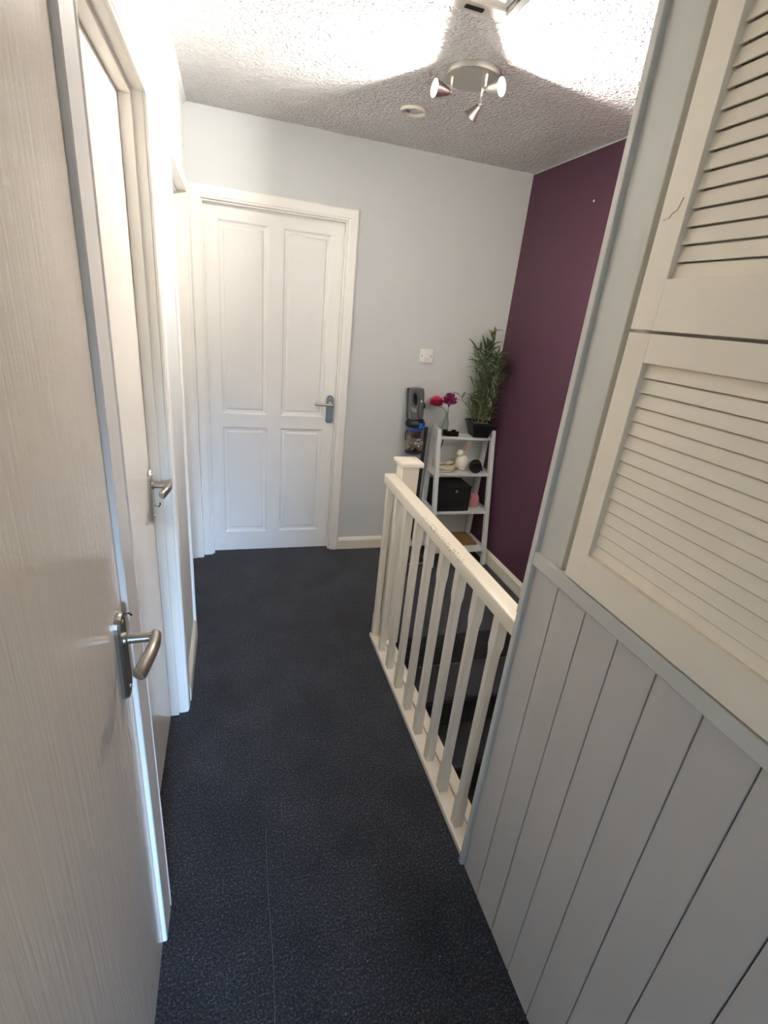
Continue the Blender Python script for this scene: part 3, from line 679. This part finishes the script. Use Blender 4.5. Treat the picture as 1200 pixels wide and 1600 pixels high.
flower('carnation', (1.242, 2.920, 1.066), (VC.x-0.010, VC.y+0.010, VC.z+0.006), 0.050, 'bright pink carnation in the glass bottle vase', mp1, 0.004, 'flowers in the vase', [(9, -0.45, 0.85, 0.45), (9, -0.1, 0.95, 0.45), (9, 0.25, 1.0, 0.42), (9, 0.55, 1.0, 0.40), (8, 0.95, 0.95, 0.36), (6, 1.3, 0.9, 0.3)])
flower('rose', (1.280, 2.806, 1.086), (VC.x+0.010, VC.y-0.010, VC.z+0.006), 0.052, 'deep plum rose in the glass bottle vase', mp2, 0.0, 'flowers in the vase', [(7, -0.35, 0.80, 0.56), (7, 0.05, 0.92, 0.56), (7, 0.45, 1.0, 0.52), (6, 0.85, 1.05, 0.44), (5, 1.2, 1.08, 0.32)])

# small black dish with notched rim
t = thing('black_dish', (1.352, 2.872, SZ[0]+0.0005), 'small black square glass dish on top shelf beside vase', 'dish')
DCx, DCy, z = 1.352, 2.872, SZ[0]+0.0005
mbg = mat('black_glass', (16, 19, 20), 0.12)
obj('base', B(DCx-0.044, DCx+0.044, DCy-0.028, DCy+0.028, z, z+0.010, 0.003, 2), mbg, t)
bm = NB()
for sx in (-1, 1):
    for sy in (-1, 1): box(bm, DCx+sx*0.044-(0.030 if sx > 0 else 0), DCx+sx*0.044+(0.030 if sx < 0 else 0), DCy+sy*0.028-(0.010 if sy > 0 else 0), DCy+sy*0.028+(0.010 if sy < 0 else 0), z+0.010, z+0.034, 0.003, 2)
for sx in (-1, 1): box(bm, DCx+sx*0.044-(0.009 if sx > 0 else 0), DCx+sx*0.044+(0.009 if sx < 0 else 0), DCy-0.018, DCy+0.018, z+0.010, z+0.026, 0.002, 1)
for sy in (-1, 1): box(bm, DCx-0.014, DCx+0.014, DCy+sy*0.028-(0.009 if sy > 0 else 0), DCy+sy*0.028+(0.009 if sy < 0 else 0), z+0.010, z+0.024, 0.002, 1)
obj('rim', bm, mbg, t)

# second shelf: coiled cream flex, round jar, rabbit, black roll bag
z2 = SZ[1]+0.0005
t = thing('coiled_cable', (1.345, 2.862, z2), 'cream coiled cable bundle with plug on second shelf', 'cable')
mc = mat('cream_flex', (214, 202, 172), 0.5, var=0.05, vscale=40)
pts = []
for k in range(0, 121):
    f = k/120; a = f*2*math.pi*5; r = 0.062 + 0.008*math.sin(a*0.37+1) - 0.004*f
    pts.append((1.345 + math.cos(a)*r, 2.862 + math.sin(a)*r*0.86, z2+0.006 + f*0.034 + 0.002*math.sin(a*1.3)))
obj('coil', tube(NB(), pts, 0.0058, 8), mc, t, smooth=True)
bm = NB(); box(bm, -0.026, 0.026, -0.019, 0.019, 0, 0.016, 0.004, 2)
bmesh.ops.rotate(bm, verts=bm.verts, cent=(0, 0, 0), matrix=Euler((0.15, -0.12, 0.5)).to_matrix()); bmesh.ops.translate(bm, verts=bm.verts, vec=(1.362, 2.845, z2+0.050))
obj('plug', bm, mc, t, smooth=True)
bm = NB()
for k in range(3): box(bm, 1.345+k*0.012, 1.349+k*0.012, 2.815, 2.830, z2+0.052, z2+0.056)
obj('plug_pin', bm, M['satin'], t)
JC = (1.3075, 2.930, z2)
bm = lathe(NB(), [(0.0001, 0), (0.018, 0), (0.026, 0.008), (0.031, 0.024), (0.029, 0.042), (0.021, 0.054), (0.018, 0.056), (0.016, 0.053), (0.0001, 0.05)], JC, n=24)
tag(obj('round_jar', bm, mat('beige_ceramic', (204, 190, 170), 0.4), smooth=True), 'small round beige pot behind left shelf post', 'pot')
RB = Vector((1.470, 2.885, z2))
t = thing('rabbit_ornament', RB, 'white ceramic rabbit ornament with rose gold ears', 'ornament')
obj('body', lathe(NB(), [(0.0001, 0), (0.026, 0), (0.034, 0.004), (0.042, 0.016), (0.0485, 0.036), (0.0485, 0.056), (0.044, 0.074), (0.036, 0.089), (0.022, 0.099), (0.014, 0.103), (0.0001, 0.104)], RB, n=28), M['ceramic'], t, smooth=True)
hc = RB + Vector((-0.028, -0.012, 0.119)); hd = obj('head', sphere(NB(), hc, 0.0235, 20, 14, (1.05, 1.0, 0.92)), M['ceramic'], t, smooth=True)
for dx, dy in ((0.000, 0.004), (0.014, -0.004)):
    p0 = hc + Vector((0.012+dx*0.5, dy, 0.014)); p1 = hc + Vector((0.030+dx, dy*1.5, 0.046)); p2 = hc + Vector((0.042+dx*1.5, dy*2, 0.072))
    path = spline([p0, p1, p2], 6); N_ = len(path)
    obj('ear', tube(NB(), path, [0.0022+0.0040*math.sin(math.pi*min(1, 0.1+0.9*i/(N_-1))) for i in range(N_)], 8), M['rosegold'], hd, smooth=True)
BC = Vector((1.530, 2.792, z2+0.0412)); ax = Vector((0.42, 0.9, 0.0)).normalized()
t = thing('roll_bag', (1.528, 2.85, z2), 'black cylindrical pouch with cord lying beside the rabbit', 'pouch')
obj('pouch', lathe(NB(), [(0.0001, 0.004), (0.020, 0.004), (0.034, 0), (0.039, 0.004), (0.0408, 0.012), (0.040, 0.028), (0.0408, 0.045), (0.039, 0.066), (0.034, 0.080), (0.020, 0.087), (0.0001, 0.089)], BC, ax, 24), M['blackfab'], t, smooth=True)
obj('end_ring', lathe(NB(), [(0.030, -0.0015), (0.034, -0.003), (0.038, -0.0015), (0.038, 0.004), (0.030, 0.004)], BC, ax, 24), M['black'], t, smooth=True)
obj('cord', tube(NB(), spline([BC+Vector((0.030, 0.05, 0.030)), BC+Vector((0.050, 0.035, 0.010)), BC+Vector((0.058, 0.025, -0.012)), BC+Vector((0.060, 0.020, -0.030))], 5), 0.0035, 7), M['blackfab'], t, smooth=True)

# third shelf: black storage box, pink candle
z3 = SZ[2]+0.0005
t = thing('storage_box', (1.387, 2.85, z3), 'black fabric storage box with metal eyelet on third shelf', 'box')
obj('body', B(1.277, 1.505, 2.752, 2.940, z3, z3+0.166, 0.004, 2), M['blackfab'], t)
obj('lid', B(1.275, 1.507, 2.750, 2.942, z3+0.1662, z3+0.172, 0.002, 1), M['blackfab'], t)
obj('eyelet', lathe(NB(), [(0.004, 0), (0.009, 0.0005), (0.010, 0.002), (0.006, 0.003), (0.004, 0.002)], (1.400, 2.7515, z3+0.140), (0, -1, 0), 16), M['satin'], t, smooth=True)
CC = Vector((1.578, 2.835, z3))
t = thing('pink_candle', CC, 'pink candle jar on third shelf right of black box', 'candle')
obj('jar', lathe(NB(), [(0.0001, 0), (0.026, 0), (0.034, 0.006), (0.0375, 0.026), (0.0375, 0.050), (0.033, 0.072), (0.028, 0.082), (0.0265, 0.086), (0.0245, 0.082), (0.0001, 0.078)], CC, n=24), mat('blush_pink_glass', (206, 138, 142), 0.3), t, smooth=True)
obj('wick', tube(NB(), [CC+Vector((0, 0, 0.078)), CC+Vector((0.001, 0, 0.090))], 0.0012, 6), M['black'], t)

# bottom shelf: flat brown parcel
z4 = SZ[3]+0.0005
t = thing('cardboard_folder', (1.46, 2.84, z4), 'flat brown cardboard sheet box on lowest shelf', 'cardboard')
mk = mat('kraft_card', (152, 112, 72), 0.8, var=0.08, vscale=14)
obj('base', B(1.330, 1.618, 2.750, 2.945, z4, z4+0.010, 0.001, 1), mk, t)
obj('flap', B(1.332, 1.616, 2.752, 2.943, z4+0.0105, z4+0.014, 0.001, 1), mk, t)

# ------------------------------------------------------------------ handheld vacuum on the wall, its wand below
VX, VY = 1.117, 2.925; tilt = math.radians(-4.5)
V0 = Vector((VX, VY, 0.93))
def vt(bm):
    bmesh.ops.rotate(bm, verts=bm.verts, cent=V0, matrix=Matrix.Rotation(tilt, 3, 'Y')); return bm
t = thing('handheld_vacuum', V0, 'grey handheld vacuum with clear dust bin and blue button', 'vacuum cleaner')
mgy = mat('gunmetal_plastic', (92, 94, 96), 0.38, var=0.05, vscale=30); mdk = mat('dark_grey_plastic', (40, 42, 45), 0.4)
z0 = 0.93
outer = [(-0.047, 0.010), (0.046, 0.010), (0.049, 0.060), (0.045, 0.110), (0.040, 0.150), (0.036, 0.196), (0.030, 0.200), (-0.040, 0.203), (-0.047, 0.198)]
# grip: front loop with finger hole
def loop(bm, out_pts, hole, y0, y1):
    n = len(out_pts)
    A = [[bm.verts.new((VX+u, y, z0+v)) for u, v in P] for P in (out_pts, hole) for y in (y0, y1)]
    for i in range(n):
        j = (i+1) % n
        bm.faces.new((A[0][i], A[0][j], A[1][j], A[1][i])); bm.faces.new((A[2][i], A[2][j], A[3][j], A[3][i]))
        bm.faces.new((A[0][i], A[0][j], A[2][j], A[2][i])); bm.faces.new((A[1][i], A[1][j], A[3][j], A[3][i]))
    return bm
N_ = 32; op = []; hp_ = []
for k in range(N_):
    a = 2*math.pi*k/N_; ca, sa = math.cos(a), math.sin(a)
    s_ = 1/max(abs(ca)/0.046, abs(sa)/0.096); r_ = min(s_, 0.112)
    op.append((ca*r_*0.98, 0.106+sa*min(r_, 0.2)*1.0)); hp_.append((-0.012+ca*0.018+0.010*math.sin(a)*-0.4, 0.140+sa*0.040))
obj('grip', vt(loop(NB(), op, hp_, VY-0.022, VY+0.018)), mgy, t)
obj('rear_shell', vt(box(NB(), VX-0.047, VX+0.040, VY+0.019, VY+0.055, z0+0.012, z0+0.200, 0.006, 2)), mdk, t)
obj('wall_bracket', vt(box(NB(), VX-0.022, VX+0.022, VY+0.055, YF-0.001, z0+0.04, z0+0.16)), M['black'], t)
obj('silver_panel', vt(prism(NB(), [(VX-0.040, z0+0.092), (VX-0.005, z0+0.080), (VX-0.003, z0+0.056), (VX-0.024, z0+0.060), (VX-0.038, z0+0.076)], 'y', VY-0.0245, VY-0.020)), mat('silver_plastic', (172, 172, 168), 0.3, metal=0.5), t)
obj('grip_spine', vt(prism(NB(), [(VX+0.008, z0+0.020), (VX+0.030, z0+0.020), (VX+0.034, z0+0.100), (VX+0.026, z0+0.180), (VX+0.010, z0+0.190), (VX+0.016, z0+0.130), (VX+0.008, z0+0.080)], 'y', VY-0.034, VY-0.021)), mgy, t)
obj('power_button', vt(lathe(NB(), [(0.0065, 0), (0.0065, 0.003), (0.004, 0.004), (0.0001, 0.004)], (VX+0.022, VY-0.034, z0+0.128), (0, -1, 0), 14)), M['white'], t, smooth=True)
obj('trigger', vt(sphere(NB(), (VX+0.047, VY-0.005, z0+0.095), 0.017, 14, 10, (0.8, 0.9, 1.35))), M['black'], t, smooth=True)
obj('collar', vt(lathe(NB(), [(0.050, -0.034), (0.061, -0.030), (0.064, -0.018), (0.060, -0.004), (0.050, 0.010), (0.030, 0.012)], (VX, VY-0.002, z0), (0, 0, 1), 28)), M['black'], t, smooth=True)
obj('release_button', vt(box(NB(), VX+0.002, VX+0.028, VY-0.074, VY-0.060, z0-0.038, z0-0.002, 0.003, 2)), mat('bright_blue_plastic', (20, 92, 190), 0.35), t)
mbin = thin_clear('smoky_clear_plastic', (240, 236, 234), 0.2)
obj('filter_band', vt(lathe(NB(), [(0.052, -0.055), (0.054, -0.035)], (VX, VY-0.002, z0), (0, 0, 1), 28)), mat('blue_band', (58, 84, 150), 0.4), t, smooth=True)
bn = obj('dust_bin', vt(lathe(NB(), [(0.054, -0.195), (0.057, -0.190), (0.0585, -0.060), (0.056, -0.055), (0.0565, -0.061), (0.055, -0.188), (0.0001, -0.190)], (VX, VY-0.002, z0), (0, 0, 1), 32)), mbin, t, smooth=True)
obj('inner_shroud', vt(lathe(NB(), [(0.036, -0.105), (0.044, -0.062), (0.0001, -0.058)], (VX, VY-0.002, z0), (0, 0, 1), 24)), mat('shroud', (92, 86, 98), 0.5), bn, smooth=True)
bm = NB()
for k in range(60):
    a, r = random.uniform(0, 6.28), 0.045*math.sqrt(random.random()); sphere(bm, (VX+math.cos(a)*r, VY-0.002+math.sin(a)*r, z0-0.180+random.uniform(0, 0.085)), random.uniform(0.006, 0.013), 6, 5)
d_ = obj('dust', vt(bm), mat('grey_brown_dust', (172, 160, 146), 0.95, var=0.3, vscale=80), bn); d_['kind'] = 'stuff'
obj('bin_base', vt(lathe(NB(), [(0.0001, -0.212), (0.050, -0.212), (0.060, -0.205), (0.060, -0.195), (0.0001, -0.1905)], (VX, VY-0.002, z0), (0, 0, 1), 28)), mdk, t, smooth=True)
obj('bin_latch', vt(tube(NB(), spline([(VX-0.056, VY-0.02, z0-0.066), (VX-0.066, VY-0.02, z0-0.064), (VX-0.068, VY-0.02, z0-0.078), (VX-0.068, VY-0.02, z0-0.118)], 4), 0.0034, 8)), M['black'], t, smooth=True)
mtx = mat('white_print', (222, 220, 214), 0.6)
rot = (math.radians(90), 0, 0)
R_ = Matrix.Rotation(tilt, 3, 'Y')
for nm, body, size, dx, dz in (('print', 'VAX', 0.017, 0.010, -0.116), ('print', 'PACE', 0.026, 0.010, -0.142)):
    p = Vector((VX+dx, VY-0.0625, z0+dz)); p = R_ @ (p - V0) + V0
    text_mesh(nm, body, size, mtx, t, p, (math.radians(90), tilt, math.radians(6)))
obj('print_mark', vt(lathe(NB(), [(0.0001, 0), (0.006, 0), (0.0055, 0.0008), (0.0001, 0.0009)], (VX+0.008, VY-0.0605, z0-0.152), (0, -1, 0), 12)), mtx, t)
t = thing('vacuum_wand', (1.200, 2.80, 0), 'dark vacuum tube and floor head leaning behind the newel', 'vacuum tube')
obj('tube', tube(NB(), [(1.212, 2.958, 0.885), (1.200, 2.925, 0.10), (1.192, 2.80, 0.05)], 0.013, 12), mdk, t, smooth=True)
obj('floor_head', B(1.090, 1.232, 2.690, 2.790, 0.002, 0.045, 0.010, 3), mdk, t, smooth=True)
obj('front_strip', B(1.100, 1.222, 2.684, 2.6895, 0.014, 0.032, 0.002, 1), mat('clear_grey_strip', (150, 152, 154), 0.2), t)
cb = obj('wall_cable', tube(NB(), spline([(1.375, YF-0.006, 0.86), (1.362, YF-0.006, 0.79), (1.347, YF-0.006, 0.70), (1.345, YF-0.006, 0.60), (1.352, YF-0.006, 0.45), (1.340, YF-0.006, 0.25), (1.345, YF-0.020, 0.09)], 6), 0.0035, 7), M['black'], smooth=True)
tag(cb, 'thin black cable hanging on the wall behind the shelf', 'cable')

th_ = obj('loose_thread', tube(NB(), spline([(0.078, 1.095, 0.001), (0.072, 0.888, 0.001), (0.074, 0.736, 0.001), (0.069, 0.612, 0.001)], 8), 0.0005, 5), mat('pale_thread', (100, 102, 110), 0.9))
tag(th_, 'long pale thread lying on the dark carpet in the foreground', 'thread')
